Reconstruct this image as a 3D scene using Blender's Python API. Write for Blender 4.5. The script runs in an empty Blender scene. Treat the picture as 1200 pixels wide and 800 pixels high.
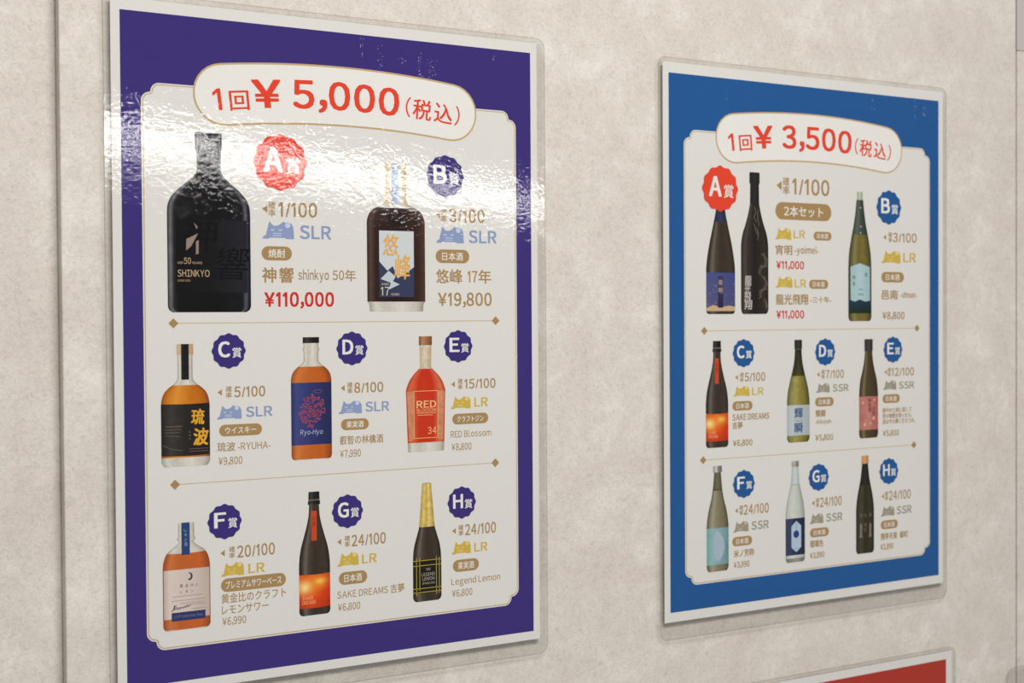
import bpy, math, random
from mathutils import Matrix, Vector

# ------------------------------------------------------------------ camera, light, exposure
SC = bpy.context.scene
COL = SC.collection
TOP = 1.75                      # height above the floor of the first poster's paper top, metres

cam_d = bpy.data.cameras.new('camera')
cam = bpy.data.objects.new('camera', cam_d)
COL.objects.link(cam)
cam_d.sensor_width = 36.0
cam_d.lens = 1610.0 / 1200.0 * 36.0
RIGHT = Vector((0.86140767, -0.50787175, -0.00656607))
DOWN = Vector((-0.0148239, -0.0122168, -0.99981548))
FWD = Vector((0.50769782, 0.86134606, -0.01805228))
m = Matrix((RIGHT, -DOWN, -FWD)).transposed().to_4x4()
m.translation = Vector((-0.21134743, -0.8260811, TOP - 0.19200217))
cam.matrix_world = m
cam_d.clip_start = 0.01
cam_d.dof.use_dof = True
cam_d.dof.focus_distance = 0.90
cam_d.dof.aperture_fstop = 11.0
SC.camera = cam

SC.view_settings.view_transform = 'Standard'
SC.view_settings.look = 'None'
SC.view_settings.exposure = 0.08
SC.view_settings.gamma = 1.0
SC.view_settings.use_curve_mapping = False

world = bpy.data.worlds.new('room_light')
SC.world = world
world.use_nodes = True
world.node_tree.nodes['Background'].inputs[0].default_value = (1.0, 0.985, 0.972, 1)
world.node_tree.nodes['Background'].inputs[1].default_value = 0.26


def area(name, loc, rot, sx, sy, watts, color=(1, 1, 1)):
    d = bpy.data.lights.new(name, 'AREA')
    d.shape = 'RECTANGLE'
    d.size, d.size_y, d.energy, d.color = sx, sy, watts, color
    o = bpy.data.objects.new(name, d)
    COL.objects.link(o)
    o.location = loc
    o.rotation_euler = rot
    return o


# ceiling lamp in front of and above the wall, and the bright row of lamps far across the room
area('ceiling_lamp', (0.22, -1.10, 2.62), (0, 0, 0), 1.1, 0.5, 33, (1.0, 0.975, 0.94))
area('far_ceiling_lamps', (3.3, -7.65, 2.56), (0, 0, math.atan2(-2.206, 3.326)), 7.5, 0.6, 310, (1.0, 0.98, 0.95))
area('farthest_ceiling_lamps', (3.64, -8.75, 2.56), (0, 0, math.atan2(-1.817, 3.443)), 8.0, 0.6, 150, (1.0, 0.98, 0.95))


# ------------------------------------------------------------------ materials
def lin(c):
    return tuple((v / 255 / 12.92 if v / 255 <= .04045 else ((v / 255 + .055) / 1.055) ** 2.4) for v in c) + (1.0,)


def new_mat(name, rough=0.6, spec=0.3):
    mt = bpy.data.materials.new(name)
    mt.use_nodes = True
    b = mt.node_tree.nodes['Principled BSDF']
    b.inputs['Roughness'].default_value = rough
    b.inputs['Specular IOR Level'].default_value = spec
    return mt, mt.node_tree, b


_ink = {}


def ink(r, g, b):
    """printed ink of one colour with the faint mottling of a colour print"""
    k = (r, g, b)
    if k not in _ink:
        mt, nt, bs = new_mat('ink_%d_%d_%d' % k, 0.75, 0.0)
        tc = nt.nodes.new('ShaderNodeTexCoord')
        no = nt.nodes.new('ShaderNodeTexNoise')
        no.inputs['Scale'].default_value = 900
        no.inputs['Detail'].default_value = 1
        nt.links.new(tc.outputs['Object'], no.inputs['Vector'])
        mx = nt.nodes.new('ShaderNodeMix')
        mx.data_type = 'RGBA'
        c = lin(k)
        mx.inputs['A'].default_value = tuple(v * .96 for v in c[:3]) + (1,)
        mx.inputs['B'].default_value = tuple(min(1, v * 1.04) for v in c[:3]) + (1,)
        nt.links.new(no.outputs['Fac'], mx.inputs['Factor'])
        nt.links.new(mx.outputs['Result'], bs.inputs['Base Color'])
        _ink[k] = mt
    return _ink[k]


def picture(name, across, down=None, noise=0.12, nscale=250, glows=()):
    """print of a bottle: ACROSS colour stops along the bottle's width, DOWN multiplies along its height"""
    mt, nt, bs = new_mat(name, 0.75, 0.0)
    uv = nt.nodes.new('ShaderNodeUVMap')
    uv.uv_map = 'UVMap'
    sp = nt.nodes.new('ShaderNodeSeparateXYZ')
    nt.links.new(uv.outputs['UV'], sp.inputs[0])

    def ramp(stops, sock):
        r = nt.nodes.new('ShaderNodeValToRGB')
        el = r.color_ramp.elements
        while len(el) < len(stops):
            el.new(0.5)
        for e, (p, c) in zip(el, stops):
            e.position = p
            e.color = lin(c)
        nt.links.new(sock, r.inputs[0])
        return r.outputs['Color']
    col = ramp(across, sp.outputs['X'])

    def mul(a, b):
        mx = nt.nodes.new('ShaderNodeMix')
        mx.data_type = 'RGBA'
        mx.blend_type = 'MULTIPLY'
        mx.inputs['Factor'].default_value = 1
        nt.links.new(a, mx.inputs['A'])
        nt.links.new(b, mx.inputs['B'])
        return mx.outputs['Result']
    if down:
        col = mul(col, ramp(down, sp.outputs['Y']))
    for gu, gv, ru, rv, gc in glows:          # soft round patches of a second colour in the artwork
        mp = nt.nodes.new('ShaderNodeMapping')
        mp.vector_type = 'TEXTURE'
        mp.inputs['Location'].default_value = (gu, gv, 0)
        mp.inputs['Scale'].default_value = (ru, rv, 1)
        nt.links.new(uv.outputs['UV'], mp.inputs['Vector'])
        gr = nt.nodes.new('ShaderNodeTexGradient')
        gr.gradient_type = 'QUADRATIC_SPHERE'
        nt.links.new(mp.outputs[0], gr.inputs[0])
        mx = nt.nodes.new('ShaderNodeMix')
        mx.data_type = 'RGBA'
        mx.inputs['B'].default_value = lin(gc)
        nt.links.new(gr.outputs['Fac'], mx.inputs['Factor'])
        nt.links.new(col, mx.inputs['A'])
        col = mx.outputs['Result']
    if noise:
        tc = nt.nodes.new('ShaderNodeTexCoord')
        no = nt.nodes.new('ShaderNodeTexNoise')
        no.inputs['Scale'].default_value = nscale
        no.inputs['Detail'].default_value = 3
        nt.links.new(tc.outputs['Object'], no.inputs['Vector'])
        mr = nt.nodes.new('ShaderNodeMapRange')
        mr.inputs['From Min'].default_value = .3
        mr.inputs['From Max'].default_value = .7
        mr.inputs['To Min'].default_value = 1 - noise
        mr.inputs['To Max'].default_value = 1
        nt.links.new(no.outputs['Fac'], mr.inputs['Value'])
        cb = nt.nodes.new('ShaderNodeCombineColor')
        for i in range(3):
            nt.links.new(mr.outputs[0], cb.inputs[i])
        col = mul(col, cb.outputs[0])
    nt.links.new(col, bs.inputs['Base Color'])
    return mt


def wall_material():
    mt, nt, bs = new_mat('vinyl_wallpaper', 0.55, 0.25)
    tc = nt.nodes.new('ShaderNodeTexCoord')
    mp = nt.nodes.new('ShaderNodeMapping')
    nt.links.new(tc.outputs['Object'], mp.inputs['Vector'])

    def noise(scale, detail, rough=.6, dist=0):
        n = nt.nodes.new('ShaderNodeTexNoise')
        n.inputs['Scale'].default_value = scale
        n.inputs['Detail'].default_value = detail
        n.inputs['Roughness'].default_value = rough
        n.inputs['Distortion'].default_value = dist
        nt.links.new(mp.outputs[0], n.inputs['Vector'])
        return n.outputs['Fac']

    def ramp(sock, stops):
        r = nt.nodes.new('ShaderNodeValToRGB')
        el = r.color_ramp.elements
        while len(el) < len(stops):
            el.new(.5)
        for e, (p, c) in zip(el, stops):
            e.position = p
            e.color = c
        nt.links.new(sock, r.inputs[0])
        return r.outputs['Color']
    big = ramp(noise(26, 9, .74, .3), [(.34, lin((207, 198, 189))), (.52, lin((214, 207, 198))), (.68, lin((225, 221, 212)))])
    fine = ramp(noise(380, 4, .75, 1.0), [(.32, (.70, .70, .69, 1)), (.54, (1, 1, 1, 1))])
    mx = nt.nodes.new('ShaderNodeMix')
    mx.data_type = 'RGBA'
    mx.blend_type = 'MULTIPLY'
    mx.inputs['Factor'].default_value = .62
    nt.links.new(big, mx.inputs['A'])
    nt.links.new(fine, mx.inputs['B'])
    nt.links.new(mx.outputs['Result'], bs.inputs['Base Color'])
    bp = nt.nodes.new('ShaderNodeBump')
    bp.inputs['Strength'].default_value = .35
    bp.inputs['Distance'].default_value = .0006
    nt.links.new(noise(600, 4, .6), bp.inputs['Height'])
    nt.links.new(bp.outputs[0], bs.inputs['Normal'])
    return mt


def film_material(name, bumpy, clear=(.965, .965, .96, 1)):
    mt = bpy.data.materials.new(name)
    mt.use_nodes = True
    nt = mt.node_tree
    nt.nodes.remove(nt.nodes['Principled BSDF'])
    out = nt.nodes['Material Output']
    tr = nt.nodes.new('ShaderNodeBsdfTransparent')
    tr.inputs[0].default_value = clear
    gl = nt.nodes.new('ShaderNodeBsdfGlossy')
    gl.inputs['Roughness'].default_value = .04
    fr = nt.nodes.new('ShaderNodeFresnel')
    geo = nt.nodes.new('ShaderNodeNewGeometry')
    ior = nt.nodes.new('ShaderNodeMapRange')          # the same weak mirror from either side of the thin film
    ior.inputs['To Min'].default_value = 1.5
    ior.inputs['To Max'].default_value = 1 / 1.5
    nt.links.new(geo.outputs['Backfacing'], ior.inputs['Value'])
    nt.links.new(ior.outputs[0], fr.inputs['IOR'])
    ms = nt.nodes.new('ShaderNodeMixShader')
    nt.links.new(fr.outputs[0], ms.inputs[0])
    nt.links.new(tr.outputs[0], ms.inputs[1])
    nt.links.new(gl.outputs[0], ms.inputs[2])
    nt.links.new(ms.outputs[0], out.inputs[0])
    if bumpy:
        tc = nt.nodes.new('ShaderNodeTexCoord')
        prev = None
        for sc, dist in ((150, .00006), (420, .000036), (18, .00009)):
            n = nt.nodes.new('ShaderNodeTexNoise')
            n.inputs['Scale'].default_value = sc
            n.inputs['Detail'].default_value = 2
            nt.links.new(tc.outputs['Object'], n.inputs['Vector'])
            b = nt.nodes.new('ShaderNodeBump')
            b.inputs['Strength'].default_value = 1.0
            b.inputs['Distance'].default_value = dist
            nt.links.new(n.outputs['Fac'], b.inputs['Height'])
            if prev:
                nt.links.new(prev, b.inputs['Normal'])
            prev = b.outputs[0]
        nt.links.new(prev, gl.inputs['Normal'])
    return mt


WALL = wall_material()
FILM = film_material('glossy_laminate', True)
FILM_EDGE = film_material('clear_laminate_edge', False, (.80, .80, .77, 1))
PAPER = ink(223, 221, 217)
TAPE, _, _b = new_mat('foam_tape', .8, .2)
_b.inputs['Base Color'].default_value = lin((225, 222, 210))
METAL, _, _b = new_mat('pale_trim', .4, .4)
_b.inputs['Base Color'].default_value = lin((190, 184, 180))
BUBBLE, _, _b = new_mat('air_bubble', .5, .4)
_b.inputs['Base Color'].default_value = lin((225, 225, 235))
_b.inputs['Alpha'].default_value = .5

GOLD = ink(168, 137, 91)
GOLDL = ink(196, 168, 122)
RED = ink(226, 70, 46)
PRED = ink(205, 46, 40)
WHITE = ink(232, 230, 226)
PURPLE = ink(60, 47, 120)
BLUE = ink(32, 88, 150)
PALE = {'SLR': ink(196, 206, 226), 'LR': ink(226, 206, 132), 'SSR': ink(196, 190, 178)}
RANK = {'SLR': ink(142, 157, 194), 'LR': ink(204, 176, 78), 'SSR': ink(158, 149, 132)}


# ------------------------------------------------------------------ mesh helpers
def link_mesh(name, verts, faces, mat, parent=None, uvs=None):
    me = bpy.data.meshes.new(name)
    me.from_pydata(verts, [], faces)
    if uvs is not None:
        lay = me.uv_layers.new(name='UVMap')
        for lp in me.loops:
            lay.data[lp.index].uv = uvs[lp.vertex_index]
    me.update()
    if mat:
        me.materials.append(mat)
    o = bpy.data.objects.new(name, me)
    COL.objects.link(o)
    if parent:
        o.parent = parent
    return o


LAY = 0.00003          # one ink layer


class Page:
    """a poster's printed face: millimetres from the paper's top left corner, y down, on layer L"""

    def __init__(self, root, w=297.0, h=420.0):
        self.root, self.w, self.h = root, w, h

    def p(self, x, y, L=0):
        return ((x - self.w / 2) / 1000, -L * LAY, (self.h - y) / 1000)

    def poly(self, name, pts, mat, L, parent=None):
        v = [self.p(x, y, L) for x, y in pts]
        return link_mesh(name, v, [list(range(len(v)))], mat, parent or self.root)

    def multi(self, name, polys, mat, L, parent=None):
        v, f = [], []
        for pts in polys:
            f.append(list(range(len(v), len(v) + len(pts))))
            v += [self.p(x, y, L) for x, y in pts]
        return link_mesh(name, v, f, mat, parent or self.root)

    def shape(self, name, quads, mat, L, parent=None):
        """a mesh from quads of raw points that share no vertices, with UVs"""
        v, f, uv = [], [], []
        for q in quads:
            f.append(list(range(len(v), len(v) + len(q))))
            for x, y, a, b in q:
                v.append(self.p(x, y, L))
                uv.append((a, b))
        return link_mesh(name, v, f, mat, parent or self.root, uv)


# --- text: one working text curve, every string turned into a mesh
_tc = bpy.data.curves.new('lettering', 'FONT')
_to = bpy.data.objects.new('lettering', _tc)
COL.objects.link(_to)
_cache = {}


def outline(ch):
    """one character's outline; Latin in the full-width forms of the kanji face, so both match"""
    if ch == '1' and ch not in _cache:      # a plain 1 without a foot
        _cache[ch] = ([(.045, .60), (.20, .733), (.285, .733), (.285, 0), (.19, 0), (.19, .625), (.045, .505)],
                      [[0, 1, 5, 6], [1, 2, 3, 4, 5]], .42)
    if ch not in _cache:
        w = ch
        if ch == '¥':
            w = chr(0xFFE5)
        elif 0x21 <= ord(ch) <= 0x7E and ch not in '/-':
            w = chr(ord(ch) + 0xFEE0)
        _tc.body = w
        _tc.size = 1
        _tc.resolution_u = 3
        bpy.context.view_layer.update()
        me = bpy.data.meshes.new_from_object(_to.evaluated_get(bpy.context.evaluated_depsgraph_get()))
        pts, fcs = [(v.co.x, v.co.y) for v in me.vertices], [list(p.vertices) for p in me.polygons]
        bpy.data.meshes.remove(me)
        a, b = min(p[0] for p in pts), max(p[0] for p in pts)
        if is_cjk(ch):
            adv, off = 1.0, 0.0
        else:
            adv, off = b - a + (.13 if ch not in ',.' else .07), -a + .065
        _cache[ch] = ([(x + off, y) for x, y in pts], fcs, adv)
    return _cache[ch]


def glyphs(s, bold=0.0):
    """(points x, y, depth step), faces of a string"""
    pts, fcs, x = [], [], 0.0
    for ch in s:
        if ch == ' ':
            x += .26
            continue
        p0, f0, adv = outline(ch)
        steps = ((0, 0),)
        if bold:                      # heavier weight: the same glyph struck again slightly to each side
            steps = ((-1, -.6), (1, -.6), (-1, .6), (1, .6), (0, 0))
        for k, (dx, dy) in enumerate(steps):
            n = len(pts)
            pts += [(x + px + dx * bold, py + dy * bold, k * .18) for px, py in p0]
            fcs += [[i + n for i in q] for q in f0]
        x += adv + bold
    return pts, fcs


def is_cjk(s):
    return any(ord(c) > 0x2E00 and ord(c) < 0xFF00 for c in s)


def place_text(s, x0, x1, yb, yt, bold=0.0, shear=0.0):
    """2-D points of S filling x0..x1, baseline (or bottom, for kanji) yb, cap height top yt"""
    pts, faces = glyphs(s, bold)
    a = min(p[0] for p in pts)
    b = max(p[0] for p in pts)
    lo, hi = (-.075, .84) if is_cjk(s) else (0.0, .733)
    sx = (x1 - x0) / (b - a)
    sy = (yb - yt) / (hi - lo)
    out = []
    for px, py, dz in pts:
        yy = yb - (py - lo) * sy
        out.append((x0 + (px - a) * sx + shear * (yb - yy), yy, dz))
    return out, faces


def text_obj(pg, name, pieces, mat, L, parent=None, warp=None):
    """pieces: (string, x0, x1, y_base, y_top, bold[, shear])"""
    v, f = [], []
    for pc in pieces:
        pts, faces = place_text(*pc)
        n = len(v)
        for x, y, dz in pts:
            if warp:
                x, y = warp(x, y)
            v.append(pg.p(x, y, L + dz))
        f += [[i + n for i in q] for q in faces]
    return link_mesh(name, v, f, mat, parent or pg.root)


def offset_poly(pts, d):
    """inset (d > 0) of a polygon by mitred edge normals"""
    n = len(pts)
    area2 = sum(pts[i][0] * pts[(i + 1) % n][1] - pts[(i + 1) % n][0] * pts[i][1] for i in range(n))
    sg = 1 if area2 > 0 else -1
    out = []
    for i in range(n):
        p, c, q = Vector(pts[i - 1]), Vector(pts[i]), Vector(pts[(i + 1) % n])
        e1, e2 = (c - p).normalized(), (q - c).normalized()
        n1, n2 = Vector((-e1.y, e1.x)) * sg, Vector((-e2.y, e2.x)) * sg
        mm = n1 + n2
        k = max(.35, mm.length_squared / 2)
        out.append(tuple(c + mm * (d / k)))
    return out


def round_rect(x0, y0, x1, y1, r, n=8):
    pts = []
    for cx, cy, a0 in ((x1 - r, y0 + r, -90), (x1 - r, y1 - r, 0), (x0 + r, y1 - r, 90), (x0 + r, y0 + r, 180)):
        for i in range(n + 1):
            a = math.radians(a0 + 90 * i / n)
            pts.append((cx + r * math.cos(a), cy + r * math.sin(a)))
    return pts


def notched_panel(x0, y0, x1, y1, s=5.8, n=8):
    """rectangle whose corners are two rounded steps meeting in a cusp"""
    r = s - .35

    def arc(cx, cy, a0):
        return [(cx + r * math.cos(math.radians(a0 + 90 * i / n)), cy + r * math.sin(math.radians(a0 + 90 * i / n))) for i in range(n + 1)]
    p = []
    # top left, clockwise on the page
    p += arc(x0 + r, y0 + s + r, 180) + arc(x0 + s + r, y0 + r, 180)
    p += arc(x1 - s - r, y0 + r, 270) + arc(x1 - r, y0 + s + r, 270)
    p += arc(x1 - r, y1 - s - r, 0) + arc(x1 - s - r, y1 - r, 0)
    p += arc(x0 + s + r, y1 - r, 90) + arc(x0 + r, y1 - s - r, 90)
    return p


ARC_R, ARC_C = 683.0, (149.0, 48.6 + 683.0)


def capsule(half, ang=6.72, n=24):
    """arched banner: a band of half thickness HALF along the arc, with round ends"""
    a = math.radians(ang)
    pts = []
    for i in range(n + 1):
        t = -a + 2 * a * i / n
        r = ARC_R + half
        pts.append((ARC_C[0] + r * math.sin(t), ARC_C[1] - r * math.cos(t)))
    ex, ey = ARC_C[0] + ARC_R * math.sin(a), ARC_C[1] - ARC_R * math.cos(a)
    for i in range(1, 14):
        t = a - math.pi / 2 + math.pi * i / 14
        pts.append((ex + half * math.cos(t), ey + half * math.sin(t)))
    for i in range(n + 1):
        t = a - 2 * a * i / n
        r = ARC_R - half
        pts.append((ARC_C[0] + r * math.sin(t), ARC_C[1] - r * math.cos(t)))
    ex = ARC_C[0] - ARC_R * math.sin(a)
    for i in range(1, 14):
        t = -a + math.pi / 2 + math.pi * i / 14
        pts.append((ex + half * math.cos(t), ey + half * math.sin(t)))
    return pts


def arc_warp(x, y):
    """straight banner text bent onto the arc"""
    t = (x - ARC_C[0]) / ARC_R
    r = ARC_R + (48.6 - y)
    return ARC_C[0] + r * math.sin(t), ARC_C[1] - r * math.cos(t)


# ------------------------------------------------------------------ setting: partition wall panels
def box(name, x0, x1, y0, y1, z0, z1, mat, bev=.0006, kind='structure', parent=None):
    v = [(x, y, z) for x in (x0, x1) for y in (y0, y1) for z in (z0, z1)]
    f = [(0, 1, 3, 2), (4, 6, 7, 5), (0, 4, 5, 1), (2, 3, 7, 6), (0, 2, 6, 4), (1, 5, 7, 3)]
    o = link_mesh(name, v, f, mat, parent)
    if bev:
        b = o.modifiers.new('bevel', 'BEVEL')
        b.width = bev
        b.segments = 2
    if kind:
        o['kind'] = kind
    return o


GAP = .0036
box('wall_back', -.0290, .8012, GAP, GAP + .03, 0, 2.5, WALL, .0008)
box('wall_left', -1.30, -.0290, GAP + .0085, GAP + .03, 0, 2.5, WALL, .0008)
box('wall_right', .8030, 2.30, GAP, GAP + .03, 0, 2.5, WALL, .0008)
box('trim_1', .8012, .8030, GAP + .0025, GAP + .03, 0, 2.5, ink(120, 112, 100), 0)
box('trim_2', .8016, .8400, GAP - .0006, GAP, TOP + .0425, 2.5, METAL, .0003)


# ------------------------------------------------------------------ laminated posters
def thing(name, x, y, label, cat, group=None, rot=0.0):
    """Empty at the bottom middle of an A3 sheet whose paper's top left corner is x, y mm on the wall"""
    o = bpy.data.objects.new(name, None)
    COL.objects.link(o)
    o.empty_display_size = .05
    o.location = ((x + 148.5) / 1000, 0, TOP - (y + 420) / 1000)
    o.rotation_euler = (0, rot, 0)
    o['label'], o['category'] = label, cat
    if group:
        o['group'] = group
    return o


def laminate(pg, l, t, r, b, rad=7.0):
    """clear pouch around the sheet: L, T, R, B are its edges on the page"""
    outer = round_rect(l, t, r, b, rad)
    inner = offset_poly(outer, .5)
    n = len(outer)
    yf, ym, yb = -.00055, .0002, .0009
    P = lambda q, y: (pg.p(*q)[0], y, pg.p(*q)[2])
    v = [P(q, yf) for q in inner] + [P(q, ym) for q in outer] + [P(q, yb) for q in inner]
    f = [list(range(n))[::-1], list(range(2 * n, 3 * n))]
    for i in range(n):
        j = (i + 1) % n
        f.append((i, j, n + j, n + i))
        f.append((n + i, n + j, 2 * n + j, 2 * n + i))
    o = link_mesh('laminating_film', v, f, FILM, pg.root)
    o.data.materials.append(FILM_EDGE)
    for i, p in enumerate(o.data.polygons):
        if i > 1:
            p.material_index = 1
    o['label'] = 'clear glossy laminating film with rounded corners'
    for px in (16, pg.w - 16):
        for py in (16, pg.h - 16):
            a, c = pg.p(px - 9, py + 9), pg.p(px + 9, py - 9)
            box('mounting_tape', a[0], c[0], yb, GAP, a[2], c[2], TAPE, 0, None, pg.root)
    return o


def sheet(pg, field, frame):
    """paper and its coloured field"""
    a, c = pg.p(0, pg.h), pg.p(pg.w, 0)
    s = box('printed_sheet', a[0], c[0], 0, .0004, a[2], c[2], PAPER, 0, None, pg.root)
    x0, y0, x1, y1 = frame
    pg.poly('colour_border', [(x0, y0), (x1, y0), (x1, y1), (x0, y1)], field, 1, s)
    return s


def panel(pg, x0, y0, x1, y1):
    pts = notched_panel(x0, y0, x1, y1)
    o = pg.poly('content_panel', pts, PAPER, 2)
    pg.poly('gold_outline', offset_poly(pts, .75), GOLDL, 3, o)
    pg.poly('panel_field', offset_poly(pts, 1.4), PAPER, 4, o)
    return o


def banner(pg, price, x0, x1):
    o = pg.poly('price_banner', capsule(19.4), GOLDL, 5)
    pg.poly('banner_field', capsule(18.2), WHITE, 6, o)
    pc = [('1', 61.8, 67.2, 57.9, 44.8, .012), ('回', 72.3, 85.2, 58.6, 46.0, .016),
          ('¥', 87.5, 107.0, 57.2, 39.9, .03), (price, x0, x1, 57.2, 39.9, .026),
          ('(', 194.6, 198.3, 55.5, 45.2, .005), ('税', 200.0, 214.0, 57.2, 43.8, .014),
          ('込', 216.2, 230.2, 57.2, 43.8, .014), (')', 232.0, 235.7, 55.5, 45.2, .005)]
    text_obj(pg, 'banner_lettering', pc, RED, 7, o, arc_warp)
    return o


def divider(pg, y, xl, xr):
    o = pg.poly('divider_line', [(xl, y - .22), (xr, y - .22), (xr, y + .22), (xl, y + .22)], GOLDL, 5)
    for x in (xl, xr):
        pg.poly('diamond', [(x - 3.1, y), (x, y - 3.1), (x + 3.1, y), (x, y + 3.1)], GOLD, 6, o)
    return o


def badge(pg, cx, cy, R, letter, mat):
    pts = []
    for i in range(144):
        a = 2 * math.pi * i / 144
        r = R * (.965 + .035 * math.cos(12 * a))
        pts.append((cx + r * math.sin(a), cy - r * math.cos(a)))
    o = pg.poly('prize_badge', pts, mat, 12)
    text_obj(pg, 'badge_letter', [(letter, cx - .62 * R, cx + .08 * R, cy + .33 * R, cy - .50 * R, .035),
                                  ('賞', cx + .20 * R, cx + .74 * R, cy + .38 * R, cy - .18 * R, .014)], WHITE, 13, o)
    return o


def odds(pg, xt, yc, xk, x0, x1, s, h, k=1.0):
    """arrow head, small two-storey 確率 and the odds"""
    yb = yc + h / 2
    o = text_obj(pg, 'odds_text', [(s, x0, x1, yb, yb - h, .022)], GOLD, 5)
    pg.poly('arrow_head', [(xt - 1.9 * k, yc), (xt + 1.7 * k, yc - 2.5 * k), (xt + 1.7 * k, yc + 2.5 * k)], GOLD, 5, o)
    w = 2.4 * k
    text_obj(pg, 'odds_heading', [('確', xk - w, xk + w, yc - .1, yc - 4.7 * k, .016), ('率', xk - w, xk + w, yc + 4.8 * k, yc + .2, .016)], GOLD, 5, o)
    return o


CAT = [(0, 1), (.05, .84), (.115, .79), (.145, .55), (.225, .03), (.315, .22), (.375, .285), (.49, .265), (.60, .14),
       (.66, .01), (.70, .10), (.80, .07), (.92, .15), (.985, .38), (1, 1), (.735, 1), (.72, .94), (.235, .94), (.19, 1)]


def rank(pg, ix0, ix1, iy0, iy1, tx0, tx1, ty0, ty1, s):
    mat = RANK[s]
    P = lambda a, b: (ix0 + a * (ix1 - ix0), iy0 + b * (iy1 - iy0))
    o = pg.poly('cat_mark', [P(*q) for q in CAT], mat, 5)
    det = [[P(.80 + .085 * math.cos(t), .24 + .15 * math.sin(t)) for t in [2 * math.pi * i / 16 for i in range(16)]]]
    for ex in (.32, .57):
        det.append([P(ex - .05, .50), P(ex + .05, .46), P(ex + .055, .54), P(ex - .045, .56)])
    for yy in (.68, .80):
        det.append([P(.33, yy), P(.60, yy), P(.60, yy + .045), P(.33, yy + .045)])
    pg.multi('mark_details', det, PALE[s], 6, o)
    text_obj(pg, 'rank_text', [(s, tx0, tx1, ty1, ty0, .03)], mat, 5, o)
    return o


def pill(pg, x0, x1, y0, y1, s, fill=.72):
    o = pg.poly('drink_type_tag', round_rect(x0, y0, x1, y1, (y1 - y0) / 2 - .01), GOLD, 5)
    g = (y1 - y0) * .2
    tw = (x1 - x0) * (1 - fill) / 2
    text_obj(pg, 'tag_text', [(s, x0 + tw, x1 - tw, y1 - g, y0 + g, .012)], WHITE, 6, o)
    return o


# ------------------------------------------------------------------ bottle pictures
def lerp_prof(pr, y):
    if y <= pr[0][0]:
        return pr[0][1]
    for (a, b), (c, d) in zip(pr, pr[1:]):
        if y <= c:
            return b + (d - b) * (y - a) / (c - a) if c > a else d
    return pr[-1][1]


def smooth_rows(pr, y0, y1):
    ys = sorted({y0, y1} | {a for a, b in pr if y0 < a < y1})
    rows = []
    for a, b in zip(ys, ys[1:]):
        n = 4 if b - a > 2 else 1
        rows += [a + (b - a) * i / n for i in range(n)]
    return rows + [y1]


def catmull(pr):
    """a smooth outline through the measured half widths, steps kept"""
    out = []
    for i in range(len(pr) - 1):
        (y1, h1), (y2, h2) = pr[i], pr[i + 1]
        if y2 - y1 < 2.0:
            out.append((y1, h1))
            continue

        def slope(j):
            if 0 < j < len(pr) - 1 and pr[j + 1][0] - pr[j][0] >= 2.0 and pr[j][0] - pr[j - 1][0] >= 2.0:
                s1 = (pr[j + 1][1] - pr[j][1]) / (pr[j + 1][0] - pr[j][0])
                s0 = (pr[j][1] - pr[j - 1][1]) / (pr[j][0] - pr[j - 1][0])
                return 0 if s0 * s1 <= 0 else 2 * s0 * s1 / (s0 + s1)
            return (y2 - y1) and (h2 - h1) / (y2 - y1)
        m1, m2, d = slope(i), slope(i + 1), y2 - y1
        for k in range(6):
            t = k / 6
            out.append((y1 + d * t, (2 * t**3 - 3 * t**2 + 1) * h1 + (t**3 - 2 * t**2 + t) * d * m1 + (-2 * t**3 + 3 * t**2) * h2 + (t**3 - t**2) * d * m2))
    out.append(pr[-1])
    return out


class Bottle:
    def __init__(self, pg, cx, prof, mat, L=6):
        self.pg, self.cx, self.pr, self.L = pg, cx, catmull(prof), L
        self.o = None
        self.o = self.part('bottle_picture', prof[0][0], prof[-1][0], mat, 0)

    def part(self, name, y0, y1, mat, L=1, k=1.0, u0=0.0, u1=1.0, curve=0.0, N=10):
        """a band of the picture between y0 and y1, from u0 to u1 of its width; CURVE bows its ends down"""
        ys = smooth_rows(self.pr, y0, y1)
        q = []
        H = max(1e-6, y1 - y0)

        def P(y, u):
            hw = lerp_prof(self.pr, y) * k
            dy = curve * (1 - (2 * u - 1) ** 2)
            return (self.cx + hw * (2 * u - 1), y + dy, u, 1 - (y - y0) / H)
        for a, b in zip(ys, ys[1:]):
            for i in range(N):
                ua, ub = u0 + (u1 - u0) * i / N, u0 + (u1 - u0) * (i + 1) / N
                q.append([P(a, ua), P(a, ub), P(b, ub), P(b, ua)])
        return self.pg.shape(name, q, mat, self.L + L, self.o)

    def rect(self, name, x0, y0, x1, y1, mat, L=2):
        q = [[(x0, y0, 0, 1), (x1, y0, 1, 1), (x1, y1, 1, 0), (x0, y1, 0, 0)]]
        return self.pg.shape(name, q, mat, self.L + L, self.o)

    def poly(self, name, pts, mat, L=2):
        xs, ys = [p[0] for p in pts], [p[1] for p in pts]
        w, h = max(xs) - min(xs), max(ys) - min(ys)
        q = [[(x, y, (x - min(xs)) / w, 1 - (y - min(ys)) / h) for x, y in pts]]
        return self.pg.shape(name, q, mat, self.L + L, self.o)

    def multi(self, name, polys, mat, L=3):
        return self.pg.multi(name, polys, mat, self.L + L, self.o)

    def text(self, name, pieces, mat, L=4):
        return text_obj(self.pg, name, pieces, mat, self.L + L, self.o)


def strokes(lines, w):
    """thin quads along polylines"""
    out = []
    for ln in lines:
        for (x0, y0), (x1, y1) in zip(ln, ln[1:]):
            d = Vector((x1 - x0, y1 - y0))
            if d.length < 1e-6:
                continue
            d.normalize()
            nx, ny = -d.y * w / 2, d.x * w / 2
            out.append([(x0 + nx, y0 + ny), (x1 + nx, y1 + ny), (x1 - nx, y1 - ny), (x0 - nx, y0 - ny)])
    return out


def flat3(a, b, c):
    return [(0, a), (.5, b), (1, c)]


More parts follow.
